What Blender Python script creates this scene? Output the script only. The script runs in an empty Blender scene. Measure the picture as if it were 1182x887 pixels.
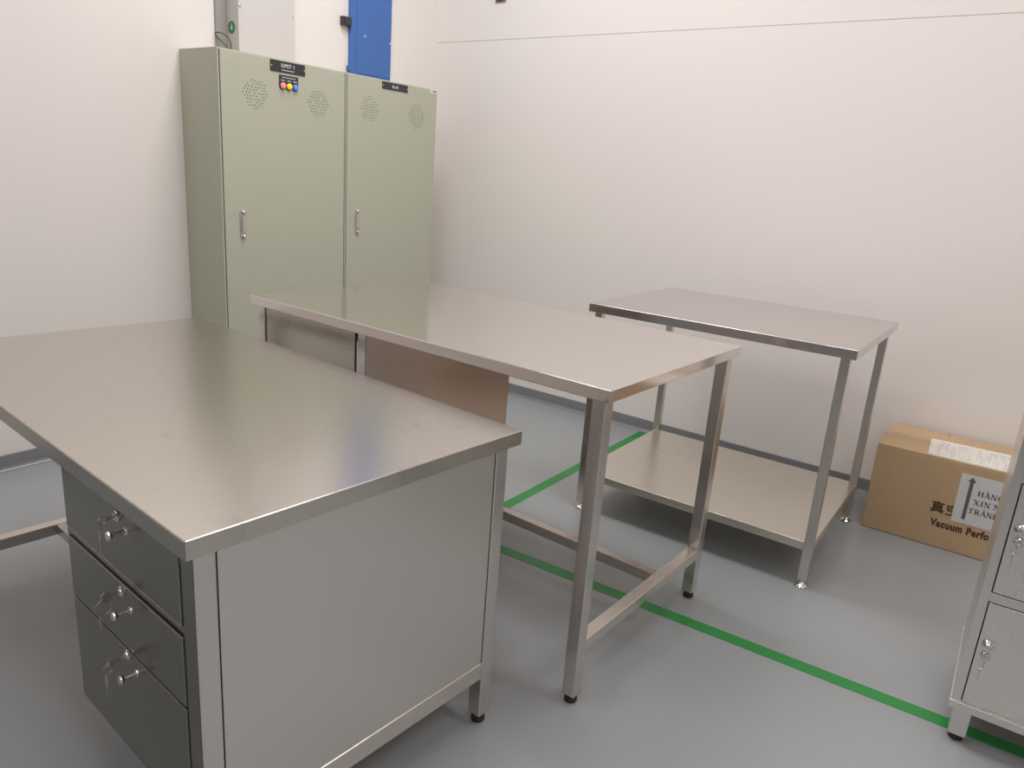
import bpy, bmesh, math, random
from mathutils import Vector, Matrix
random.seed(4)
C = bpy.context.scene.collection
R = math.radians

# ------------------------------------------------------------------ helpers
def srgb(r, g, b):
    f = lambda c: (c/255/12.92) if c/255 <= .04045 else ((c/255+.055)/1.055)**2.4
    return (f(r), f(g), f(b), 1)

def bx(bm, x0, x1, y0, y1, z0, z1):
    vs = [bm.verts.new((x, y, z)) for x in (x0, x1) for y in (y0, y1) for z in (z0, z1)]
    for q in ((0,1,3,2), (4,6,7,5), (0,4,5,1), (2,3,7,6), (0,2,6,4), (1,5,7,3)):
        bm.faces.new([vs[i] for i in q])
    return vs

def cyl(bm, p0, p1, r0, r1=None, n=20, caps=True):
    r1 = r0 if r1 is None else r1
    p0, p1 = Vector(p0), Vector(p1)
    d = (p1-p0).normalized()
    a = Vector((0, 0, 1)) if abs(d.z) < .9 else Vector((1, 0, 0))
    u = d.cross(a).normalized(); v = d.cross(u)
    A = [bm.verts.new(p0+(u*math.cos(t)+v*math.sin(t))*r0) for t in [2*math.pi*i/n for i in range(n)]]
    B = [bm.verts.new(p1+(u*math.cos(t)+v*math.sin(t))*r1) for t in [2*math.pi*i/n for i in range(n)]]
    for i in range(n):
        bm.faces.new((A[i], A[(i+1) % n], B[(i+1) % n], B[i]))
    if caps:
        bm.faces.new(A[::-1]); bm.faces.new(B)

def lathe(bm, o, ax, prof, n=24):
    """prof: (distance along ax, radius)"""
    for (a, ra), (b, rb) in zip(prof[:-1], prof[1:]):
        o_, d = Vector(o), Vector(ax)
        cyl(bm, o_+d*a, o_+d*b, max(ra, 1e-5), max(rb, 1e-5), n, caps=False)

def tube(bm, pts, r, n=8):
    for a, b in zip(pts[:-1], pts[1:]):
        cyl(bm, a, b, r, r, n)

def ring(bm, c, ax, R_, r, n=20):
    c, ax = Vector(c), Vector(ax).normalized()
    a = Vector((0, 0, 1)) if abs(ax.z) < .9 else Vector((1, 0, 0))
    u = ax.cross(a).normalized(); v = ax.cross(u)
    tube(bm, [c+(u*math.cos(t)+v*math.sin(t))*R_ for t in [2*math.pi*i/n for i in range(n+1)]], r, 6)

def obj(name, bm, mat, parent=None, bevel=0, smooth=False, seg=2):
    bmesh.ops.recalc_face_normals(bm, faces=bm.faces)
    me = bpy.data.meshes.new(name); bm.to_mesh(me); bm.free()
    o = bpy.data.objects.new(name, me); C.objects.link(o)
    if mat: me.materials.append(mat)
    if parent: o.parent = parent
    if bevel:
        m = o.modifiers.new('bevel', 'BEVEL'); m.width = bevel; m.segments = seg; m.limit_method = 'ANGLE'
        m.harden_normals = True
        me.shade_smooth()
    elif smooth:
        me.shade_smooth()
        try: me.set_sharp_from_angle(angle=R(40))
        except Exception: pass
    return o

def box(name, mat, b, parent=None, bevel=.0012):
    bm = bmesh.new(); bx(bm, *b)
    return obj(name, bm, mat, parent, bevel)

def tag(o, label=None, cat=None, group=None, kind=None):
    for k, v in (('label', label), ('category', cat), ('group', group), ('kind', kind)):
        if v: o[k] = v
    return o

def thing(name, loc, label, cat, group=None, rz=0):
    o = bpy.data.objects.new(name, None); C.objects.link(o)
    o.empty_display_size = .1
    o.location = loc; o.rotation_euler = (0, 0, rz)
    return tag(o, label, cat, group)

def struct(o):
    o['kind'] = 'structure'; return o

def text_bm(bm, s, size, M, sx=1.0, offset=0.0, ext=.0002, bold=False, space=1.0, align='LEFT'):
    cu = bpy.data.curves.new('t', 'FONT')
    cu.body = s; cu.size = size; cu.extrude = ext; cu.offset = offset; cu.resolution_u = 3
    cu.space_character = space; cu.align_x = align
    t = bpy.data.objects.new('t', cu); C.objects.link(t)
    bpy.context.view_layer.update()
    dg = bpy.context.evaluated_depsgraph_get()
    me = bpy.data.meshes.new_from_object(t.evaluated_get(dg))
    me.transform(Matrix.Diagonal((sx, 1, 1, 1)))
    me.transform(M)
    bm.from_mesh(me)
    bpy.data.objects.remove(t); bpy.data.meshes.remove(me); bpy.data.curves.remove(cu)

# ------------------------------------------------------------------ materials
def newmat(name):
    m = bpy.data.materials.new(name); m.use_nodes = True
    n = m.node_tree.nodes; l = m.node_tree.links
    return m, n, l, n['Principled BSDF']

def plain(name, col, rough=.5, metal=0, spec=.5, emit=0):
    m, n, l, p = newmat(name)
    tc = n.new('ShaderNodeTexCoord'); ns = n.new('ShaderNodeTexNoise')
    ns.inputs['Scale'].default_value = 18; ns.inputs['Detail'].default_value = 3
    l.new(tc.outputs['Object'], ns.inputs['Vector'])
    mx = n.new('ShaderNodeMix'); mx.data_type = 'RGBA'
    l.new(ns.outputs['Fac'], mx.inputs['Factor'])
    mx.inputs['A'].default_value = tuple(c*.96 for c in col[:3])+(1,)
    mx.inputs['B'].default_value = tuple(min(1, c*1.04) for c in col[:3])+(1,)
    l.new(mx.outputs['Result'], p.inputs['Base Color'])
    p.inputs['Roughness'].default_value = rough
    p.inputs['Metallic'].default_value = metal
    p.inputs['Specular IOR Level'].default_value = spec
    if emit:
        p.inputs['Emission Color'].default_value = col; p.inputs['Emission Strength'].default_value = emit
    return m

def steel(name, col, rough=.25, grain='X', rvar=.06, bump=.02, smudge=0, aniso=0.0):
    """brushed stainless sheet; grain = direction of the brushing"""
    m, n, l, p = newmat(name)
    tc = n.new('ShaderNodeTexCoord'); mp = n.new('ShaderNodeMapping')
    l.new(tc.outputs['Object'], mp.inputs['Vector'])
    s = {'X': (1.5, 420, 420), 'Y': (420, 1.5, 420), 'Z': (420, 420, 1.5)}[grain]
    mp.inputs['Scale'].default_value = s
    ns = n.new('ShaderNodeTexNoise'); ns.inputs['Scale'].default_value = 2.2
    ns.inputs['Detail'].default_value = 4; ns.inputs['Roughness'].default_value = .6
    l.new(mp.outputs['Vector'], ns.inputs['Vector'])
    big = n.new('ShaderNodeTexNoise'); big.inputs['Scale'].default_value = 3.0; big.inputs['Detail'].default_value = 4
    l.new(tc.outputs['Object'], big.inputs['Vector'])
    mr = n.new('ShaderNodeMapRange')
    mr.inputs['To Min'].default_value = rough-rvar; mr.inputs['To Max'].default_value = rough+rvar
    ad = n.new('ShaderNodeMath'); ad.operation = 'ADD'
    h = n.new('ShaderNodeMath'); h.operation = 'MULTIPLY'; h.inputs[1].default_value = .5
    h2 = n.new('ShaderNodeMath'); h2.operation = 'MULTIPLY'; h2.inputs[1].default_value = .5
    l.new(ns.outputs['Fac'], h.inputs[0]); l.new(big.outputs['Fac'], h2.inputs[0])
    l.new(h.outputs[0], ad.inputs[0]); l.new(h2.outputs[0], ad.inputs[1])
    mr.inputs['From Min'].default_value = .3; mr.inputs['From Max'].default_value = .7
    l.new(ad.outputs[0], mr.inputs['Value']); l.new(mr.outputs['Result'], p.inputs['Roughness'])
    mx = n.new('ShaderNodeMix'); mx.data_type = 'RGBA'
    mx.inputs['A'].default_value = tuple(c*.96 for c in col[:3])+(1,)
    mx.inputs['B'].default_value = tuple(min(1, c*1.03) for c in col[:3])+(1,)
    l.new(ad.outputs[0], mx.inputs['Factor'])
    out = mx.outputs['Result']
    if smudge:
        mp2 = n.new('ShaderNodeMapping'); mp2.inputs['Scale'].default_value = (2.2, 4.5, 1)
        mp2.inputs['Rotation'].default_value = (0, 0, .3)
        l.new(tc.outputs['Object'], mp2.inputs['Vector'])
        sm = n.new('ShaderNodeTexNoise'); sm.inputs['Scale'].default_value = 4.0; sm.inputs['Detail'].default_value = 6
        sm.inputs['Roughness'].default_value = .62
        l.new(mp2.outputs['Vector'], sm.inputs['Vector'])
        r2 = n.new('ShaderNodeMapRange'); r2.inputs['From Min'].default_value = .60; r2.inputs['From Max'].default_value = .74
        r2.inputs['To Max'].default_value = smudge
        l.new(sm.outputs['Fac'], r2.inputs['Value'])
        m2 = n.new('ShaderNodeMix'); m2.data_type = 'RGBA'
        l.new(r2.outputs['Result'], m2.inputs['Factor']); l.new(out, m2.inputs['A'])
        m2.inputs['B'].default_value = tuple(c*.45 for c in col[:3])+(1,)
        out = m2.outputs['Result']
    l.new(out, p.inputs['Base Color'])
    p.inputs['Metallic'].default_value = 1
    if aniso:
        p.inputs['Anisotropic'].default_value = aniso
    bp = n.new('ShaderNodeBump'); bp.inputs['Strength'].default_value = bump; bp.inputs['Distance'].default_value = .0008
    l.new(ns.outputs['Fac'], bp.inputs['Height'])
    # the gentle waviness of thin sheet metal
    wv = n.new('ShaderNodeTexNoise'); wv.inputs['Scale'].default_value = 2.3; wv.inputs['Detail'].default_value = 1
    l.new(tc.outputs['Object'], wv.inputs['Vector'])
    b2 = n.new('ShaderNodeBump'); b2.inputs['Strength'].default_value = .12; b2.inputs['Distance'].default_value = .01
    l.new(wv.outputs['Fac'], b2.inputs['Height']); l.new(b2.outputs['Normal'], bp.inputs['Normal'])
    l.new(bp.outputs['Normal'], p.inputs['Normal'])
    return m

def wall_mat(name, c0, c1, rough=.6):
    m, n, l, p = newmat(name)
    tc = n.new('ShaderNodeTexCoord')
    ns = n.new('ShaderNodeTexNoise'); ns.inputs['Scale'].default_value = 1.3; ns.inputs['Detail'].default_value = 3
    l.new(tc.outputs['Object'], ns.inputs['Vector'])
    mx = n.new('ShaderNodeMix'); mx.data_type = 'RGBA'
    mx.inputs['A'].default_value = c0; mx.inputs['B'].default_value = c1
    l.new(ns.outputs['Fac'], mx.inputs['Factor']); l.new(mx.outputs['Result'], p.inputs['Base Color'])
    p.inputs['Roughness'].default_value = rough
    p.inputs['Specular IOR Level'].default_value = .35
    fine = n.new('ShaderNodeTexNoise'); fine.inputs['Scale'].default_value = 160
    l.new(tc.outputs['Object'], fine.inputs['Vector'])
    bp = n.new('ShaderNodeBump'); bp.inputs['Strength'].default_value = .05; bp.inputs['Distance'].default_value = .001
    l.new(fine.outputs['Fac'], bp.inputs['Height']); l.new(bp.outputs['Normal'], p.inputs['Normal'])
    return m

M_wall = wall_mat('painted_wall_panel', srgb(232, 226, 221), srgb(228, 222, 218))
M_far = wall_mat('dim_wall', srgb(98, 96, 92), srgb(90, 88, 85))
M_side = wall_mat('side_wall', srgb(226, 220, 214), srgb(220, 214, 208))
M_ceil = wall_mat('ceiling_paint', srgb(226, 222, 218), srgb(220, 216, 212))
M_groove = plain('panel_joint', srgb(214, 208, 202), .6)
M_base = plain('grey_coving', srgb(122, 123, 126), .35)
M_green = plain('green_tape', srgb(18, 130, 52), .42)

def floor_mat():
    m, n, l, p = newmat('epoxy_floor')
    tc = n.new('ShaderNodeTexCoord')
    ns = n.new('ShaderNodeTexNoise'); ns.inputs['Scale'].default_value = 1.1; ns.inputs['Detail'].default_value = 5
    l.new(tc.outputs['Object'], ns.inputs['Vector'])
    mx = n.new('ShaderNodeMix'); mx.data_type = 'RGBA'
    mx.inputs['A'].default_value = srgb(141, 145, 147); mx.inputs['B'].default_value = srgb(149, 152, 154)
    l.new(ns.outputs['Fac'], mx.inputs['Factor']); l.new(mx.outputs['Result'], p.inputs['Base Color'])
    mr = n.new('ShaderNodeMapRange'); mr.inputs['To Min'].default_value = .30; mr.inputs['To Max'].default_value = .34
    l.new(ns.outputs['Fac'], mr.inputs['Value']); l.new(mr.outputs['Result'], p.inputs['Roughness'])
    w = n.new('ShaderNodeTexNoise'); w.inputs['Scale'].default_value = 25
    l.new(tc.outputs['Object'], w.inputs['Vector'])
    bp = n.new('ShaderNodeBump'); bp.inputs['Strength'].default_value = .05; bp.inputs['Distance'].default_value = .001
    l.new(w.outputs['Fac'], bp.inputs['Height']); l.new(bp.outputs['Normal'], p.inputs['Normal'])
    return m
M_floor = floor_mat()

ST = srgb(196, 190, 184)
S_desk_top = steel('desk_top_steel', srgb(201, 196, 188), .24, 'X', .008, .004, smudge=.30)
S_top = steel('bench_top_steel', srgb(228, 222, 221), .12, 'X', .012, .005)
S_top3 = steel('table_top_steel', srgb(214, 208, 207), .17, 'X', .015, .008)
S_shelf = steel('shelf_steel', srgb(226, 219, 208), .28, 'X', .015, .006)
S_tube = steel('tube_steel', srgb(218, 210, 205), .24, 'Z', .015, .008)
S_rail = steel('rail_steel', srgb(222, 214, 206), .26, 'Y', .02, .01)
S_railx = steel('rail_steel_long', srgb(186, 176, 170), .26, 'X', .02, .01)
S_panel = steel('side_panel_steel', srgb(220, 216, 210), .34, 'Y', .02, .01)
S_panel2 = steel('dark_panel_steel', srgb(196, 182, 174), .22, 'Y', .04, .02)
S_draw = steel('shaded_drawer_steel', srgb(114, 114, 108), .22, 'X', .02, .01)  # drawers face away from the light: shade put into a darker base
S_door = steel('door_steel', srgb(188, 184, 176), .26, 'X', .05, .02)
S_lock = steel('locker_steel', srgb(238, 235, 228), .28, 'Z', .02, .008)
S_lockf = steel('locker_frame_steel', srgb(232, 228, 223), .30, 'Z', .02, .008)
M_chrome = plain('chrome', srgb(215, 213, 210), .14, 1)
M_brass = plain('key_metal', srgb(190, 180, 168), .25, 1)
M_rubber = plain('black_rubber', srgb(32, 31, 30), .6)
M_dark = plain('dark_gap', srgb(38, 37, 34), .7)
M_card = None

# ------------------------------------------------------------------ the room
XR, YB, ZC = 6.2, -2.6, 3.5
def slab(name, b, mat):
    return struct(box(name, mat, b, None, 0))
slab('floor', (-.1, XR+.1, YB-.1, 4.1, -.08, 0), M_floor)
slab('ceiling', (-.1, XR+.1, YB-.1, 4.1, ZC, ZC+.08), M_ceil)
slab('wall_left', (-.1, 0, YB-.1, 4.1, 0, ZC), M_wall)
slab('wall_back', (0, XR+.1, 4.0, 4.1, 0, ZC), M_wall)
slab('wall_right', (XR, XR+.1, YB-.1, 4.0, 0, ZC), M_side)
slab('wall_front', (0, XR, YB-.1, YB, 0, ZC), M_far)
# coved skirting in darker grey epoxy
def coving(name, p0, p1, nrm):
    bm = bmesh.new()
    prof = [(0, 0), (.024, 0), (.016, .003), (.0105, .008), (.007, .016), (.006, .0645), (.004, .066), (0, .066)]
    A = [bm.verts.new(Vector(p0)+Vector(nrm)*d+Vector((0, 0, z))) for d, z in prof]
    B = [bm.verts.new(Vector(p1)+Vector(nrm)*d+Vector((0, 0, z))) for d, z in prof]
    k = len(prof)
    for i in range(k):
        bm.faces.new((A[i], A[(i+1) % k], B[(i+1) % k], B[i]))
    bm.faces.new(A[::-1]); bm.faces.new(B)
    return struct(obj(name, bm, M_base))
coving('baseboard_left', (0, YB, .0005), (0, 4.0, .0005), (1, 0, 0))
coving('baseboard_back', (0.0, 4.0, .0005), (XR, 4.0, .0005), (0, -1, 0))
# horizontal joint of the wall panels
bm = bmesh.new(); bx(bm, 0.0, XR, 3.9985, 4.0, 2.0135, 2.0175)
struct(obj('trim_1', bm, M_groove))

# green marking tape on the floor
def tape(name, p0, p1, w, label, trim=0):
    d = (Vector(p1)-Vector(p0)).normalized(); s = Vector((-d.y, d.x))*w/2
    bm = bmesh.new()
    lo = [bm.verts.new((q.x, q.y, .0002)) for q in (Vector(p0)-s, Vector(p1)-s, Vector(p1)+s, Vector(p0)+s)]
    hi = [bm.verts.new((v.co.x, v.co.y, .0011)) for v in lo]
    bm.faces.new(hi); bm.faces.new(lo[::-1])
    for i in range(4): bm.faces.new((lo[i], lo[(i+1) % 4], hi[(i+1) % 4], hi[i]))
    o = obj(name, bm, M_green)
    tag(o, label, 'floor tape')
G = lambda x: 2.3086+.0506*x
tape('floor_tape', (1.627, G(1.627)), (5.2, G(5.2)), .047,
     'long green floor marking line passing under the middle workbench toward the locker')
tape('floor_tape', (1.652, G(1.652)+.024), (1.636, 3.974), .047,
     'short green floor marking line running back to the wall behind the middle workbench')

# ------------------------------------------------------------------ steel tables
def leg(parent, x0, y0, w, z0, z1, foot='rubber'):
    """square tube leg with its inner corner at x0,y0 .. +w"""
    bm = bmesh.new(); bx(bm, x0, x0+w, y0, y0+w, z0, z1)
    L = obj('leg', bm, S_tube, parent, .003, seg=2)
    cx, cy = x0+w/2, y0+w/2
    bm = bmesh.new()
    if foot == 'rubber':
        lathe(bm, (cx, cy, 0), (0, 0, 1), [(0.0005, .001), (.0005, w*.40), (.004, w*.46), (.013, w*.46), (z0-.001, w*.40), (z0+.002, w*.40), (z0+.002, .001)])
        f = obj('foot', bm, M_rubber, L, smooth=True); f['label'] = 'black plastic levelling foot'
    else:
        lathe(bm, (cx, cy, 0), (0, 0, 1), [(0.0005, .001), (.0005, .021), (.004, .022), (.009, .017), (.013, .011), (.017, .0075), (z0+.004, .0075), (z0+.004, .001)])
        f = obj('foot', bm, M_chrome, L, smooth=True); f['label'] = 'round metal adjustable foot'
    return L

def tabletop(parent, hx, hy, zt, e, mat):
    """folded sheet top: a flat skin with turned down edges, open underneath"""
    bm = bmesh.new(); bx(bm, -hx, hx, -hy, hy, zt-e, zt)
    return obj('tabletop', bm, mat, parent, .0022, seg=3)

# ---- near desk with three drawers
hx, hy, zt, e = .7105, .3789, .7571, .0332
DX, DY, DYAW = (.9193+2.3403)/2, (1.0109+1.7687)/2, -4.2484
desk = thing('drawer_workbench', (DX, DY, 0),
             'nearest stainless steel workbench with three keyed drawers and smudged top', 'workbench', rz=R(DYAW))
tabletop(desk, hx, hy, zt, e, S_desk_top)
lw, ix, iy = .0373, .0203, .0197
xo, yo = hx-ix, hy-iy
zb = zt-e
for sx in (-1, 1):
    for sy in (-1, 1):
        leg(desk, xo-lw if sx > 0 else -xo, yo-lw if sy > 0 else -yo, lw, .024, zb-.0005)
# low stretchers: right rail under the end panel, left rail, long rail
box('end_rail', S_rail, (xo-lw+.001, xo-.0005, -yo+lw, yo-lw, .134, .1795), desk, .003)
box('side_stretcher', S_rail, (-xo+.0005, -xo+lw-.0005, -yo+lw, yo-lw, .145, .1795), desk, .003)
box('long_stretcher', S_railx, (-xo+lw, .186, -.125, -.125+.034, .146, .1790), desk, .003)
# pedestal
px0 = .179
bm = bmesh.new()
bx(bm, px0, px0+.0012, -yo+.002, yo-.002, .186, zb-.001)          # left cheek
bx(bm, px0, xo-lw-.001, yo-.004, yo-.002, .186, zb-.001)          # back sheet
bx(bm, px0, xo-lw-.001, -yo+.004, yo-.004, .186, .1875)            # floor of the pedestal
obj('pedestal_shell', bm, S_panel, desk)
bm = bmesh.new()                                                      # front frame
y0f, y1f = -yo+.0015, -yo+.014
bx(bm, px0-.001, px0+.012, y0f, y1f, .184, zb-.001)
bx(bm, px0+.012, .6519, y0f, y1f, .184, .1905)
bx(bm, px0+.012, .6519, y0f, y1f, .5600, .5780)
obj('front_frame', bm, S_draw, desk, .0008)
box('end_panel', S_panel, (xo-.007, xo-.0035, -yo+lw+.003, yo-lw-.0015, .1797, zb-.001), desk, .001)
box('panel_backing', M_dark, (xo-.012, xo-.0075, -yo+lw+.0005, yo-lw-.0005, .1797, zb-.001), desk, 0)
yf = -yo-.003
M_highlight = steel('lip_highlight_steel', srgb(214, 208, 196), .3, 'X', .02, .01)
def drawer(z0, z1, kx, kz, lz, key):
    bm = bmesh.new()
    bx(bm, .190, .6500, yf, yf+.0175, z0, z1)
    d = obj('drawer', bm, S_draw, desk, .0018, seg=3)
    d['label'] = 'reflective drawer front with its shade put into the colour'
    bm = bmesh.new()                                                   # bright strip painted as the highlight along the folded edge
    if key == 1:
        bx(bm, .1905, .6498, yf-.0003, yf+.001, z0+.0002, z0+.0015)
    else:
        bx(bm, .1905, .6498, yf-.0003, yf+.001, z1-.0016, z1-.0001)
    zl, zh = (z0+.0015, z1-.03) if key == 1 else (z0+.004, z1-.0016)
    vs = [bm.verts.new(q) for q in ((.6486, yf-.0003, zl), (.6498, yf-.0003, zl), (.6498, yf-.0003, zh), (.6486, yf-.0003, zh))]
    bm.faces.new(vs)
    o = obj('lip_highlight', bm, M_highlight, d); o['label'] = 'bright strip painted as the highlight on the folded drawer edge'
    bm = bmesh.new()
    lathe(bm, (kx, yf, kz), (0, -1, 0), [(0, .0075), (.0015, .0072), (.002, .0038), (.021, .0032), (.0235, .0068), (.0275, .0086), (.030, .0080), (.031, .0001)])
    obj('knob', bm, M_chrome, d, smooth=True)
    bm = bmesh.new()
    lx = kx-.027
    lathe(bm, (lx, yf, lz), (0, -1, 0), [(0, .0098), (.003, .0098), (.0042, .0088), (.0046, .0068), (.0065, .0064), (.0068, .0001)])
    obj('lock', bm, M_chrome, d, smooth=True)
    bm = bmesh.new()
    # inserted key: blade, round bow, then ring with its spare key hanging
    bx(bm, lx-.0007, lx+.0007, yf-.018, yf-.0068, lz-.003, lz+.003)
    if key == 1:
        ring(bm, (lx, yf-.026, lz-.002), (1, 0, 0), .0068, .0011)
        ring(bm, (lx, yf-.030, lz-.0130), (0, 1, 0), .0050, .0006)
        bx(bm, lx-.0035, lx+.0035, yf-.031, yf-.030, lz-.038, lz-.018)
        bx(bm, lx-.0016, lx+.0016, yf-.031, yf-.030, lz-.062, lz-.040)
    elif key == 2:
        cyl(bm, (lx-.0008, yf-.027, lz-.001), (lx+.0008, yf-.027, lz-.001), .0098, n=20)
        ring(bm, (lx-.001, yf-.033, lz-.020), (1, 0, 0), .014, .0008)
        bx(bm, lx-.003, lx+.004, yf-.040, yf-.039, lz-.060, lz-.034)
    else:
        bx(bm, lx-.0008, lx+.0008, yf-.038, yf-.016, lz-.008, lz+.005)
        ring(bm, (lx, yf-.037, lz-.012), (1, 0, 0), .0085, .0007)
        vs = bx(bm, lx-.006, lx+.006, yf-.0410, yf-.0398, lz-.046, lz-.022)
        bx(bm, lx-.002, lx+.002, yf-.0410, yf-.0398, lz-.062, lz-.046)
    obj('key', bm, M_brass, d)
    return d
# thin strips over leg and top edge, reflected dark put into their colour
box('leg_reflection_strip', S_draw, (xo-lw+.0005, xo-.0008, -yo-.0012, -yo-.0001, .0245, zb-.0008), desk, 0)
o = box('edge_reflection_strip', steel('edge_reflection_steel', srgb(150, 150, 144), .3, 'X', .02, .01), (-hx+.002, hx-.0020, -hy-.0008, -hy+.0005, zb+.0008, zt-.0022), desk, 0)
drawer(.5785, .7160, .466, .674, .692, 1)
drawer(.4285, .5590, .460, .519, .545, 2)
drawer(.1920, .4255, .466, .394, .419, 3)

# ---- middle workbench with a pedestal at its left end
hx, hy, zt, e = .6961, .3792, .85, .0305
bench = thing('pedestal_workbench', ((1.1208+2.513)/2, (1.8839+2.6422)/2, 0),
              'middle stainless steel workbench with glossy top and closed pedestal at its far left end', 'workbench', rz=R(-2.3676))
tabletop(bench, hx, hy, zt, e, S_top)
lw, ix, iy = .0364, .0172, .0161
xo, yo = hx-ix, hy-iy
zb = zt-e
for sx in (-1, 1):
    for sy in (-1, 1):
        leg(bench, xo-lw if sx > 0 else -xo, yo-lw if sy > 0 else -yo, lw, .022, zb-.0005)
box('side_stretcher', S_rail, (xo-lw+.0005, xo-.0005, -yo+lw, yo-lw, .146, .1802), bench, .003)
box('long_stretcher', S_railx, (-.136, xo-lw, .0866, .0866+.034, .147, .1795), bench, .003)
box('pedestal_post', S_tube, (-.172, -.1385, -yo, -yo+lw, .150, zb-.0005), bench, .002)
box('pedestal_post', S_tube, (-.172, -.1385, .327-lw+.002, .327, .150, zb-.0005), bench, .002)
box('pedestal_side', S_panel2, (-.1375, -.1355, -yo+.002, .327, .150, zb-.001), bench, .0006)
bm = bmesh.new()
bx(bm, -xo+.001, -xo+.0022, -yo+lw, yo-lw, .150, zb-.001)
bx(bm, -xo+lw, -.140, .3255, .327, .150, zb-.001)
bx(bm, -xo+.002, -.140, -yo+.014, .3255, .150, .1515)
bx(bm, -.1835, -.1725, -yo+.006, -yo+.012, .150, zb-.030)
obj('pedestal_shell', bm, S_panel, bench)
bm = bmesh.new(); bx(bm, -xo+lw+.002, -.1915, -yo+.005, -yo+.020, .152, zb-.003)
d = obj('door', bm, S_door, bench, .002, seg=3); d['label'] = 'plain polished pedestal door'
box('door_gap', M_dark, (-.1912, -.1725, -yo+.0125, -yo+.018, .152, zb-.003), bench, 0)

# ---- far table with an undershelf
hx, hy, zt, e = .47785, .3786, .849, .0323
table = thing('shelf_table', ((1.8397+2.7954)/2, (2.8783+3.6356)/2, 0),
              'smaller stainless steel table with open legs and a low undershelf against the white wall', 'table', rz=R(.6064))
tabletop(table, hx, hy, zt, e, S_top3)
lw, ix, iy = .0300, .0195, .0185
xo, yo = hx-ix, hy-iy
zb = zt-e
for sx in (-1, 1):
    for sy in (-1, 1):
        leg(table, xo-lw if sx > 0 else -xo, yo-lw if sy > 0 else -yo, lw, .030, zb-.0005, 'metal')
bm = bmesh.new()
zs, es = .1688, .030
a = .0015
vsx = [(-xo+lw, -yo+a), (xo-lw, -yo+a), (xo-lw, -yo+lw), (xo-a, -yo+lw), (xo-a, yo-lw), (xo-lw, yo-lw), (xo-lw, yo-a),
       (-xo+lw, yo-a), (-xo+lw, yo-lw), (-xo+a, yo-lw), (-xo+a, -yo+lw), (-xo+lw, -yo+lw)]
A = [bm.verts.new((x, y, zs-es)) for x, y in vsx]; B = [bm.verts.new((x, y, zs)) for x, y in vsx]
bm.faces.new(A[::-1]); bm.faces.new(B)
for i in range(12): bm.faces.new((A[i], A[(i+1) % 12], B[(i+1) % 12], B[i]))
obj('shelf', bm, S_shelf, table, .0018)
for s in (-1, 1):
    y = s*(yo-lw/2)
    box('top_rail', S_railx, (-xo+lw, xo-lw, y-lw/2+.004, y+lw/2-.004, zb-.004, zb-.0005), table, 0)

# ------------------------------------------------------------------ control cabinets
M_cab = plain('olive_powder_coat', srgb(176, 178, 159), .42)
M_cabside = M_cab
M_seam = plain('cabinet_seam', srgb(84, 80, 64), .7)
M_hole = plain('vent_hole', srgb(62, 62, 52), .8)
M_black = plain('black_plate', srgb(36, 37, 42), .4)
M_txt = plain('engraved_white', srgb(205, 205, 205), .5)
M_silver = plain('zinc_handle', srgb(182, 177, 170), .38, .35)
FX = .286
ZT = 1.7115
YZ = Matrix(((0, 0, 1, 0), (1, 0, 0, 0), (0, 1, 0, 0), (0, 0, 0, 1)))       # text in the YZ plane facing +x

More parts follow.
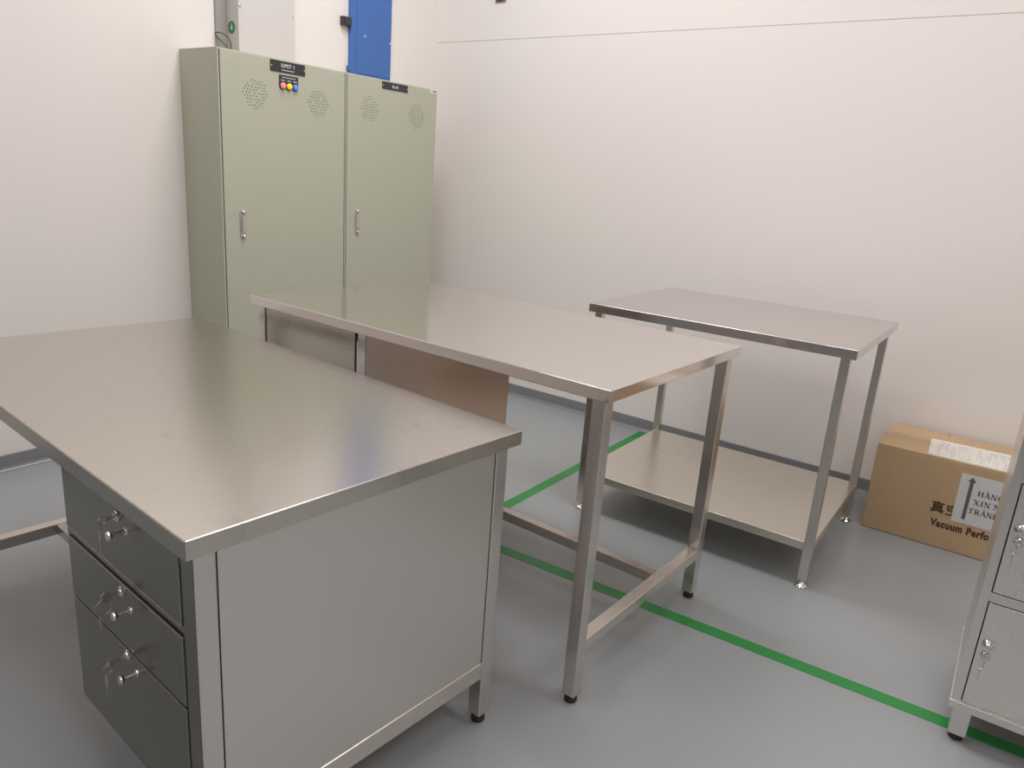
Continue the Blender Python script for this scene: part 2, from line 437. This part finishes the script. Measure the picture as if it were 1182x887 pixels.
def cabinet(y0, y1, label, vents, handle, plate):
    w = y1-y0
    t = thing('control_cabinet', (.0, y0, 0), label, 'cabinet')
    bm = bmesh.new()
    bx(bm, .006, .266, 0, w, .0, ZT-.001)
    bx(bm, .266, FX-.002, 0, .0065, .0, ZT-.001)
    bx(bm, .266, FX-.002, .0065, w-.001, ZT-.010, ZT-.001)
    bx(bm, .266, FX-.002, .0065, w-.001, .0, .06)
    obj('body', bm, M_cab, t, .001)
    bm = bmesh.new()
    bx(bm, .2662, .2675, .0066, w-.0005, .0602, ZT-.0105)
    g = obj('door_seam', bm, M_seam, t)
    bm = bmesh.new()
    bx(bm, .268, FX, .0115, w-.0045, .062, ZT-.004)
    d = obj('door', bm, M_cab, t, .0022, seg=3)
    for vy, vz in vents:
        bm = bmesh.new(); k = 0
        for i in range(-4, 5):
            for j in range(-5, 6):
                yy = i*.0150+(.0075 if j % 2 else 0)+random.uniform(-.002, .002); zz = j*.0125+random.uniform(-.0015, .0015)
                if (yy/.063)**2+(zz/.063)**2 < 1 and random.random() < .93:
                    cy, cz = vy-y0+yy, vz+zz
                    cyl(bm, (FX-.0005, cy, cz), (FX+.0003, cy, cz), .0029, n=8)
        o = obj('vent_holes', bm, M_hole, d); o['label'] = 'round patch of small drilled vent holes'
    hy0, hz0, hz1 = handle
    hyc = hy0-y0
    bm = bmesh.new()                                                   # long oval swing handle
    n = 12; r = .0165
    pts = [(r*math.cos(math.pi*i/n), hz1-r+r*math.sin(math.pi*i/n)) for i in range(n+1)]
    pts += [(-r*math.cos(math.pi*i/n), hz0+r-r*math.sin(math.pi*i/n)) for i in range(n+1)]
    A = [bm.verts.new((FX, hyc+a, b)) for a, b in pts]; B = [bm.verts.new((FX+.004, hyc+a*.95, b)) for a, b in pts]
    bm.faces.new(A[::-1]); bm.faces.new(B)
    for i in range(len(pts)): bm.faces.new((A[i], A[(i+1) % len(pts)], B[(i+1) % len(pts)], B[i]))
    h = obj('handle', bm, M_silver, d, .001)
    bm = bmesh.new()
    bx(bm, FX+.004, FX+.011, hyc-.0100, hyc+.0110, hz0+.026, hz1-.026)
    obj('grip', bm, M_silver, h, .003)
    for zz in (hz1-.012, hz0+.012):
        bm = bmesh.new()
        lathe(bm, (FX+.004, hyc, zz), (1, 0, 0), [(0, .009), (.008, .008), (.011, .005), (.0112, .0001)])
        obj('pivot', bm, M_chrome, h, smooth=True)
    py0, py1, pz0, pz1, txt = plate
    bm = bmesh.new(); bx(bm, FX, FX+.0025, py0-y0, py1-y0, pz0, pz1)
    pl = obj('nameplate', bm, M_black, d, .0006); pl['label'] = 'black engraved nameplate'
    bm = bmesh.new()
    c = (py0+py1)/2-y0
    text_bm(bm, txt[0], txt[1], Matrix.Translation((FX+.0026, c, pz0+txt[2])) @ YZ, sx=txt[3], align='CENTER', offset=.0004)
    if len(txt) > 4:
        for k in range(11):
            a = c-.034+k*.0062; bx(bm, FX+.0025, FX+.0028, a, a+.0042, pz0+.0085, pz0+.0125)
    obj('lettering', bm, M_txt, pl)
    for yy in (py0-y0+.006, py1-y0-.006):
        bm = bmesh.new()
        cyl(bm, (FX+.0025, yy, (pz0+pz1)/2), (FX+.0036, yy, (pz0+pz1)/2), .0028, n=12)
        obj('screw', bm, M_chrome, pl)
    return t, d

c1, d1 = cabinet(2.3542, 3.0395, 'olive grey control cabinet on the left with three coloured indicator lamps on its door',
        [(2.531, 1.553), (2.874, 1.549)], (2.453, .931, 1.061), (2.609, 2.797, 1.656, 1.7035, ('DPST 1', .021, .022, 1.15, 1)))
c2, d2 = cabinet(3.0420, 3.7040, 'olive grey control cabinet on the right, near the room corner, with one small nameplate',
        [(3.201, 1.557), (3.540, 1.558)], (3.124, .940, 1.068), (3.281, 3.466, 1.6675, 1.7035, ('BL-05', .017, .0115, 1.1)))
# indicator lamp panel on the first door
oy = 2.3542
bm = bmesh.new(); bx(bm, FX, FX+.004, 2.655-oy, 2.757-oy, 1.602, 1.646)
for yy in (2.672, 2.706, 2.740): cyl(bm, (FX, yy-oy, 1.602), (FX+.0042, yy-oy, 1.602), .0172, n=24)
lp = obj('lamp_panel', bm, M_black, d1); lp['label'] = 'black panel carrying three coloured indicator lamps'
bm = bmesh.new()
for zz, n0, y0_, st, ww in ((1.6345, 9, 2.668, .0085, .006), (1.6225, 3, 2.664, .033, .020)):
    for k in range(n0):
        a = y0_-oy+k*st; bx(bm, FX+.004, FX+.0043, a, a+ww, zz, zz+.0035)
obj('lettering', bm, M_txt, lp)
for yy, col, nm in ((2.672, srgb(255, 130, 150), 'pinkish red indicator lamp'), (2.706, srgb(255, 214, 20), 'yellow indicator lamp'), (2.740, srgb(84, 124, 215), 'blue indicator lamp')):
    bm = bmesh.new()
    lathe(bm, (FX+.004, yy-oy, 1.602), (1, 0, 0), [(0, .0125), (.006, .0125), (.0095, .0105), (.0115, .006), (.012, .0001)])
    o = obj('indicator_lamp', bm, plain('lamp_'+nm.split()[0], col, .25, emit=.35), lp, smooth=True); o['label'] = nm
# white sealant along the left edge, small white tag
o = box('sealant_bead', plain('white_sealant', srgb(236, 232, 224), .5), (.0005, .006, -.005, .001, .0, 1.70), c1, .001)
bm = bmesh.new(); bx(bm, FX, FX+.0008, 3.645-3.042, 3.698-3.042, 1.6915, 1.7095)
tg = obj('asset_tag', bm, plain('white_tag', srgb(230, 228, 222), .5), d2)
bm = bmesh.new(); bx(bm, FX+.0008, FX+.0011, 3.662-3.042, 3.690-3.042, 1.697, 1.704)
obj('lettering', bm, M_seam, tg)

# ------------------------------------------------------------------ grey wall box above the cabinets
M_gbox = plain('light_grey_enamel', srgb(204, 199, 197), .5)
M_gside = plain('light_grey_enamel_side', srgb(196, 198, 192), .5)
wb = thing('wall_duct', (0, 2.586, 1.728), 'tall light grey wall duct rising behind the left control cabinet', 'duct')
bm = bmesh.new(); bx(bm, .001, .100, 0, .302, 0, ZC-1.728-.001)
obj('casing', bm, M_gbox, wb, .0015)
bm = bmesh.new(); bx(bm, .0995, .1012, -.001, .3025, .004, ZC-1.728-.003)
cv = obj('front_cover', bm, M_gbox, wb, .0005)
for y, z, q in ((.008, .196, .006), (.008, .624, .006), (.290, .204, .003)):
    bm = bmesh.new()
    lathe(bm, (.101, y, z), (1, 0, 0), [(0, q), (q*.7, q), (q*.85, q/2), (q*.87, .0001)], 14)
    obj('screw', bm, M_chrome, cv)
bm = bmesh.new(); bx(bm, .0005, .012, -.054, -.0005, 0, ZC-1.728-.001)  # flat strip coloured as the soft shadow the duct casts on the wall
o = obj('wall_shadow_strip', bm, plain('wall_shadow_grey', srgb(150, 146, 143), .6), wb, .001); o['label'] = 'narrow grey strip painted as the shadow beside the duct'
bm = bmesh.new(); cyl(bm, (.048, -.0008, .107), (.048, .001, .107), .0265, n=32)
stk = obj('sticker', bm, plain('green_sticker', srgb(52, 128, 78), .5), wb); stk['label'] = 'round green sticker with a pale downward arrow'
bm = bmesh.new()
bx(bm, .0455, .0505, -.0014, -.0008, .109, .124)
v = [bm.verts.new(q) for q in ((.036, -.0012, .110), (.060, -.0012, .110), (.048, -.0012, .092))]
bm.faces.new(v)
obj('arrow', bm, plain('pale_arrow', srgb(190, 222, 196), .5), stk)
cab_pts = [Vector((.030, -.030, .036)), Vector((.016, -.052, .060)), Vector((.016, -.062, .074)), Vector((.035, -.052, .078)), Vector((.062, -.036, .064)), Vector((.078, -.028, .036)), Vector((.080, -.026, -.025))]
def smooth_pts(P, n=6):
    out = []
    Q = [P[0]]+P+[P[-1]]
    for i in range(1, len(Q)-2):
        a, b, c, d = Q[i-1:i+3]
        for k in range(n):
            t = k/n
            out.append(.5*((2*b)+(-a+c)*t+(2*a-5*b+4*c-d)*t*t+(-a+3*b-3*c+d)*t**3))
    return out+[P[-1]]
bm = bmesh.new(); tube(bm, smooth_pts([Vector((.04, -.02, .02))]+cab_pts), .0026, 8)
o = obj('cable', bm, plain('dark_green_cable', srgb(58, 74, 66), .5), wb, smooth=True)
o['label'] = 'thin dark green cable looping out beside the duct'

# ------------------------------------------------------------------ blue column
M_blue = plain('blue_enamel', srgb(52, 98, 172), .42)
bc = thing('wall_column', (0, 3.306, 1.75), 'bright blue steel wall column rising behind the right control cabinet', 'column')
bm = bmesh.new(); bx(bm, .001, .020, 0, .292, -.05, ZC-1.75-.001)
obj('casing', bm, M_blue, bc, .002)
bm = bmesh.new(); bx(bm, .0195, .0225, .040, .291, .006, ZC-1.75-.003)
cv = obj('cover', bm, M_blue, bc, .0008)
for y, z in ((.098, .194), (.284, .190)):
    bm = bmesh.new()
    lathe(bm, (.0225, y, z), (1, 0, 0), [(0, .0055), (.002, .005), (.003, .0001)], 14)
    obj('screw', bm, M_txt, cv)
bm = bmesh.new()
bx(bm, .001, .030, -.012, -.001, .010, .034)
cyl(bm, (.02, -.006, .0), (.02, -.006, .040), .005, n=12)
obj('hinge', bm, M_blue, bc, .001)
bm = bmesh.new(); bx(bm, .001, .030, -.056, -.001, .222, .264)
bx(bm, .030, .033, -.050, -.008, .226, .258)
o = obj('latch_bracket', bm, M_black, bc, .003); o['label'] = 'small black bracket on the column side'

# tiny bracket high on the back wall
wc = thing('wall_bracket', (.458, 4.0, 2.211), 'tiny dull red bracket high on the white back wall', 'bracket')
M_rb = plain('dull_red', srgb(150, 112, 104), .6)
box('plate', M_rb, (-.036, .036, -.006, -.0005, -.006, .030), wc, .001)
box('clip', M_rb, (-.024, .024, -.020, -.006, .004, .020), wc, .002)

# ------------------------------------------------------------------ cardboard box
def card_mat():
    m, n, l, p = newmat('cardboard')
    tc = n.new('ShaderNodeTexCoord')
    ns = n.new('ShaderNodeTexNoise'); ns.inputs['Scale'].default_value = 3.5; ns.inputs['Detail'].default_value = 5
    l.new(tc.outputs['Object'], ns.inputs['Vector'])
    wv = n.new('ShaderNodeTexWave'); wv.inputs['Scale'].default_value = 45; wv.inputs['Distortion'].default_value = .4
    l.new(tc.outputs['Object'], wv.inputs['Vector'])
    mx = n.new('ShaderNodeMix'); mx.data_type = 'RGBA'
    mx.inputs['A'].default_value = srgb(174, 144, 109); mx.inputs['B'].default_value = srgb(194, 163, 126)
    l.new(ns.outputs['Fac'], mx.inputs['Factor']); l.new(mx.outputs['Result'], p.inputs['Base Color'])
    bp = n.new('ShaderNodeBump'); bp.inputs['Strength'].default_value = .08; bp.inputs['Distance'].default_value = .001
    l.new(wv.outputs['Fac'], bp.inputs['Height']); l.new(bp.outputs['Normal'], p.inputs['Normal'])
    p.inputs['Roughness'].default_value = .62
    return m
M_card = card_mat()
M_cardd = plain('cardboard_fold', srgb(112, 88, 62), .8)
M_ink = plain('brown_ink', srgb(72, 50, 34), .8)
cb = thing('cardboard_box', (2.8172, 3.6033, 0), 'closed brown cardboard box with white paper labels by the back wall', 'box', rz=R(.8855))
BW, BD, BH = .80, .372, .3647
bm = bmesh.new()
bx(bm, 0, BW, 0, BD, .001, BH-.004)
obj('carton', bm, M_card, cb, .004, seg=3)
bm = bmesh.new()
bx(bm, .0005, BW-.0005, .0005, BD/2-.0012, BH-.0036, BH)
bx(bm, .0005, BW-.0005, BD/2+.0012, BD-.0005, BH-.0036, BH-.0004)
obj('flap', bm, M_card, cb, .0015)
bm = bmesh.new(); bx(bm, -.0004, BW+.0004, BD/2-.028, BD/2+.028, BH, BH+.0004)
bx(bm, -.0006, -.0001, BD/2-.028, BD/2+.028, BH-.06, BH)
obj('packing_tape', bm, plain('brown_tape', srgb(170, 142, 108), .28), cb)
for x, y, r in ((.2188, .352, .0045), (.07, .33, .0022), (.30, .34, .0022)):
    bm = bmesh.new(); cyl(bm, (x, y, BH-.0003), (x, y, BH+.0005), r, n=10)
    obj('staple', bm, M_rubber, cb)
M_paper = plain('white_paper', srgb(206, 205, 205), .6)
M_paper2 = plain('worn_paper', srgb(222, 218, 210), .55)
M_ink2 = plain('faded_print', srgb(150, 148, 150), .7)
M_ink3 = plain('dark_print', srgb(62, 62, 68), .7)
bm = bmesh.new()
q = [(.176, .018), (.62, .018), (.62, .268), (.164, .246)]
lo = [bm.verts.new((x, y, BH+.0003)) for x, y in q]; hi = [bm.verts.new((x, y, BH+.0008)) for x, y in q]
bm.faces.new(hi); bm.faces.new(lo[::-1])
for i in range(4): bm.faces.new((lo[i], lo[(i+1) % 4], hi[(i+1) % 4], hi[i]))
sh = obj('top_sheet', bm, M_paper2, cb); sh['label'] = 'worn white printed sheet taped on top of the box'
def broken_ink():
    m, n, l, p = newmat('broken_print')
    tc = n.new('ShaderNodeTexCoord'); mp = n.new('ShaderNodeMapping'); mp.inputs['Scale'].default_value = (60, 6, 1)
    ns = n.new('ShaderNodeTexNoise'); ns.inputs['Scale'].default_value = 1.6; ns.inputs['Detail'].default_value = 1
    l.new(tc.outputs['Object'], mp.inputs['Vector']); l.new(mp.outputs['Vector'], ns.inputs['Vector'])
    cr = n.new('ShaderNodeValToRGB'); cr.color_ramp.elements[0].position = .50; cr.color_ramp.elements[1].position = .56
    cr.color_ramp.elements[0].color = srgb(150, 148, 150); cr.color_ramp.elements[1].color = srgb(222, 218, 210)
    l.new(ns.outputs['Fac'], cr.inputs['Fac']); l.new(cr.outputs['Color'], p.inputs['Base Color'])
    p.inputs['Roughness'].default_value = .6
    return m
M_ink2 = broken_ink()
for r in range(9):
    bm = bmesh.new(); y = .040+r*.021
    bx(bm, .198, .60, y, y+.0045+(.003 if r == 8 else 0), BH+.0008, BH+.0010)
    obj('printed_line', bm, M_ink2, sh)
bm = bmesh.new()
SX0, SX1, SZ0, SZ1 = .303, .530, .128, .3265
bx(bm, SX0, SX1, -.0012, .0, SZ0, SZ1)
st = obj('front_label', bm, M_paper, cb); st['label'] = 'white fragile goods label with a tall grey up arrow'
bm = bmesh.new()
ax = .341
bx(bm, ax-.0062, ax+.0062, -.0016, -.0012, .146, .303)
v = [bm.verts.new((x, -.0015, z)) for x, z in ((ax-.0145, .299), (ax+.0145, .299), (ax, .318))]
bm.faces.new(v)
obj('arrow', bm, plain('grey_arrow', srgb(86, 86, 92), .7), st)
# serif capitals built from strokes
def stroke(bm, p, q, w, y=-.00135):
    p, q = Vector(p), Vector(q); d = (q-p).normalized(); s = Vector((-d.y, d.x))*w/2
    f = [bm.verts.new((c.x, y, c.y)) for c in (p-s, q-s, q+s, p+s)]
    bm.faces.new(f)
def glyph(bm, ch, x, z, h, w):
    T, t = h*.21, h*.10
    S = lambda cx, zz, L=None: stroke(bm, (cx-(L or h*.16), zz), (cx+(L or h*.16), zz), t)
    if ch == 'H':
        for cx in (.2*w, .8*w): stroke(bm, (x+cx, z), (x+cx, z+h), T); S(x+cx, z+t/2); S(x+cx, z+h-t/2)
        stroke(bm, (x+.2*w, z+h/2), (x+.8*w, z+h/2), t)
    elif ch in 'AÀÁ':
        stroke(bm, (x+.12*w, z), (x+.48*w, z+h), t); stroke(bm, (x+.86*w, z), (x+.50*w, z+h), T)
        stroke(bm, (x+.25*w, z+h*.33), (x+.75*w, z+h*.33), t); S(x+.12*w, z+t/2, h*.12); S(x+.86*w, z+t/2, h*.16)
        if ch == 'À': stroke(bm, (x+.34*w, z+h*1.30), (x+.56*w, z+h*1.10), T*.8)
        if ch == 'Á': stroke(bm, (x+.42*w, z+h*1.10), (x+.64*w, z+h*1.30), T*.8)
    elif ch == 'N':
        stroke(bm, (x+.16*w, z), (x+.16*w, z+h), t); stroke(bm, (x+.84*w, z), (x+.84*w, z+h), t)
        stroke(bm, (x+.17*w, z+h), (x+.82*w, z), T); S(x+.16*w, z+t/2, h*.13); S(x+.12*w, z+h-t/2, h*.13); S(x+.84*w, z+h-t/2, h*.13)
    elif ch == 'I':
        stroke(bm, (x+.5*w, z), (x+.5*w, z+h), T); S(x+.5*w, z+t/2); S(x+.5*w, z+h-t/2)
    elif ch == 'X':
        stroke(bm, (x+.16*w, z+h), (x+.84*w, z), T); stroke(bm, (x+.84*w, z+h), (x+.16*w, z), t)
        for cx in (.14, .86): S(x+cx*w, z+t/2, h*.14); S(x+cx*w, z+h-t/2, h*.14)
    elif ch == 'T':
        stroke(bm, (x+.5*w, z), (x+.5*w, z+h), T); stroke(bm, (x+.1*w, z+h-t/2), (x+.9*w, z+h-t/2), t); S(x+.5*w, z+t/2)
        for cx in (.1, .9): stroke(bm, (x+cx*w, z+h), (x+cx*w, z+h*.78), t)
    elif ch == 'R':
        stroke(bm, (x+.25*w, z), (x+.25*w, z+h), T); S(x+.25*w, z+t/2); S(x+.22*w, z+h-t/2)
        P = [(x+.25*w, z+h-t/2), (x+.62*w, z+h-t/2), (x+.76*w, z+h*.82), (x+.76*w, z+h*.66), (x+.62*w, z+h*.5), (x+.25*w, z+h*.48)]
        for a, b in zip(P[:-1], P[1:]): stroke(bm, a, b, t if a[1] == b[1] else T*.8)
        stroke(bm, (x+.5*w, z+h*.48), (x+.86*w, z), T)
    elif ch == 'G':
        P = [(x+w*(.52+.36*math.cos(a)), z+h*(.5+.48*math.sin(a))) for a in [R(d) for d in range(45, 331, 22)]]
        for i, (a, b) in enumerate(zip(P[:-1], P[1:])): stroke(bm, a, b, T if 3 <= i <= 8 else t*1.4)
        stroke(bm, (x+.84*w, z+h*.08), (x+.84*w, z+h*.42), T); S(x+.82*w, z+h*.42)
def word(s, x, z, h, w):
    bm = bmesh.new()
    for ch in s:
        ww = w*.62 if ch == 'I' else w
        if ch == ' ': x += w*.45; continue
        glyph(bm, ch, x, z, h, ww)
        x += ww*1.06
    obj('printed_word', bm, M_ink3, st)
word('HÀNG', .3675, .2500, .0215, .0200)
word('XIN N', .3600, .2130, .0215, .0205)
word('TRÁNH', .3500, .1760, .0215, .0192)
XZ = Matrix(((1, 0, 0, 0), (0, 0, -1, 0), (0, 1, 0, 0), (0, 0, 0, 1)))       # text in the XZ plane facing -y
bm = bmesh.new()
text_bm(bm, 'Vacuum Perfo', .0405, Matrix.Translation((.240, -.0003, .0885)) @ XZ, sx=.75, offset=.0023, space=1.14)
o = obj('printed_words', bm, M_ink, cb); o['label'] = 'dark brown printed words'
bm = bmesh.new()
text_bm(bm, '真空', .050, Matrix.Translation((.226, -.0003, .148)) @ XZ, sx=1.0, offset=.0012, space=1.12)
o = obj('printed_characters', bm, M_ink, cb); o['label'] = 'dark brown printed characters'

# ------------------------------------------------------------------ steel locker at the right
lk = thing('steel_locker', (3.2535, 2.4029, 0), 'tall stainless steel locker with small keyed doors at the right edge', 'locker', rz=R(1.1457))
LW, LD, LZ0, LP, NR = .64, .40, .0936, .3045, 5
LZ1 = .12+LP*NR+.01
t = .0195
cw = (LW-3*t)/2
bm = bmesh.new()
bx(bm, 0, LW, .004, LD, .1160, LZ1)
# keep the inside closed behind the doors
bx(bm, 0, t, 0, .004, .1160, LZ1)
bx(bm, t+cw, 2*t+cw, 0, .004, .1160, LZ1)
bx(bm, LW-t, LW, 0, .004, .1160, LZ1)
for r in range(NR+1):
    z1 = .1195+LP*r
    for c in range(2):
        x0 = t+c*(cw+t)
        if r: bx(bm, x0, x0+cw, 0, .004, z1-.0235, z1)
bx(bm, t, LW-t, 0, .004, LZ1-.004, LZ1)
obj('body', bm, S_lockf, lk, .0008)
box('base_frame', S_lockf, (-.0035, LW+.0035, -.0035, LD+.0035, LZ0, .1160), lk, .002)
bm = bmesh.new()
for c in range(2):
    x0 = t+c*(cw+t)
    for r in range(NR): bx(bm, x0+.0003, x0+cw-.0003, .0032, .0040, .1197+LP*r, .1195+LP*(r+1)-.0237)
obj('door_gap', bm, M_dark, lk)
for c in range(2):
    for r in range(NR):
        x0 = t+c*(cw+t); z0 = .1195+LP*r
        bm = bmesh.new(); bx(bm, x0+.0028, x0+cw-.0028, -.0005, .0030, z0+.0026, z0+LP-.0262)
        d = obj('door', bm, S_lock, lk, .0012)
        kx, kz = x0+.0225, z0+.1715
        bm = bmesh.new()
        lathe(bm, (kx, -.0005, kz), (0, -1, 0), [(0, .0135), (.003, .0135), (.0042, .0118), (.006, .0118), (.011, .0095), (.014, .005), (.0145, .0001)])
        obj('knob', bm, M_chrome, d, smooth=True)
        bm = bmesh.new()
        lathe(bm, (kx+.001, -.0005, kz-.031), (0, -1, 0), [(0, .0115), (.004, .0115), (.0055, .0095), (.0057, .0070), (.009, .0066), (.0095, .0001)])
        obj('lock', bm, M_chrome, d, smooth=True)
        bm = bmesh.new()
        bx(bm, kx+.0003, kx+.0017, -.0200, -.0095, kz-.033, kz-.029)
        cyl(bm, (kx+.0002, -.0245, kz-.031), (kx+.0018, -.0245, kz-.031), .0085, n=18)
        ring(bm, (kx+.001, -.0285, kz-.042), (1, 0, 0), .006, .0006)
        cyl(bm, (kx-.004, -.030, kz-.053), (kx-.0025, -.030, kz-.053), .0070, n=16)
        bx(bm, kx-.004, kx-.0025, -.0320, -.0285, kz-.082, kz-.058)
        obj('key', bm, M_brass, d)
for x in (.010, LW-.050):
    for y in (.006, LD-.046):
        bm = bmesh.new(); bx(bm, x, x+.040, y, y+.040, .018, LZ0)
        L = obj('leg', bm, S_lockf, lk, .002)
        bm = bmesh.new(); lathe(bm, (x+.02, y+.02, 0), (0, 0, 1), [(.0005, .001), (.0005, .016), (.004, .018), (.014, .018), (.020, .015), (.020, .001)])
        f = obj('foot', bm, M_rubber, L, smooth=True); f['label'] = 'black levelling foot'

# ------------------------------------------------------------------ light
M_fix = plain('lamp_housing', srgb(230, 230, 230), .5)
def unseen_ceiling_lamp(x, y, sx, sy, power, label, col=(1, .965, .955)):
    t = thing('unseen_ceiling_lamp', (x, y, ZC), label, 'lamp', 'unseen ceiling lamps')
    bm = bmesh.new()
    a, b, w = sx/2, sy/2, .02
    bx(bm, -a-w, -a, -b-w, b+w, -.05, -.001); bx(bm, a, a+w, -b-w, b+w, -.05, -.001)
    bx(bm, -a, a, -b-w, -b, -.05, -.001); bx(bm, -a, a, b, b+w, -.05, -.001); bx(bm, -a, a, -b, b, -.012, -.001)
    obj('housing', bm, M_fix, t)
    L = bpy.data.lights.new('lamp_light', 'AREA'); L.shape = 'RECTANGLE'; L.size = sx; L.size_y = sy
    L.energy = power; L.color = col
    lo = bpy.data.objects.new('lamp_light', L); C.objects.link(lo); lo.parent = t
    lo.location = (0, 0, -.046)
LL = 'unseen rectangular ceiling lamp, some added as fill light'
for lx, ly, lp_ in ((1.15, 2.70, 38), (2.85, 2.45, 24), (4.9, 2.5, 26), (1.9, 1.0, 21), (4.3, .3, 14), (1.4, -1.6, 16), (4.2, -1.6, 16)):  # front row inferred from the table shadow; the other rows are added, unseen fill
    unseen_ceiling_lamp(lx, ly, 1.2, .6, lp_, LL)

w = bpy.data.worlds.new('world'); bpy.context.scene.world = w; w.use_nodes = True
w.node_tree.nodes['Background'].inputs['Color'].default_value = (1, .96, .92, 1)
w.node_tree.nodes['Background'].inputs['Strength'].default_value = .3

# ------------------------------------------------------------------ camera
ya, pi_, ro = R(35.082), R(-15.8226), R(4.2572)
f = Vector((-math.sin(ya)*math.cos(pi_), math.cos(ya)*math.cos(pi_), math.sin(pi_)))
r = Vector((math.cos(ya), math.sin(ya), 0)); u = r.cross(f)
r2 = r*math.cos(ro)+u*math.sin(ro); u2 = -r*math.sin(ro)+u*math.cos(ro)
cam = bpy.data.cameras.new('camera'); co = bpy.data.objects.new('camera', cam); C.objects.link(co)
cam.sensor_fit = 'HORIZONTAL'; cam.sensor_width = 36; cam.lens = 850.877/1182*36
cam.clip_start = .02
co.matrix_world = Matrix(((r2.x, u2.x, -f.x, 3.2188), (r2.y, u2.y, -f.y, .4473), (r2.z, u2.z, -f.z, 1.2937), (0, 0, 0, 1)))
sc = bpy.context.scene
sc.camera = co
sc.view_settings.view_transform = 'Standard'
sc.view_settings.look = 'None'
sc.view_settings.exposure = 0
sc.view_settings.gamma = 1.10
sc.cycles.use_denoising = True
sc.cycles.max_bounces = 10
sc.cycles.diffuse_bounces = 6
sc.cycles.sample_clamp_indirect = 4
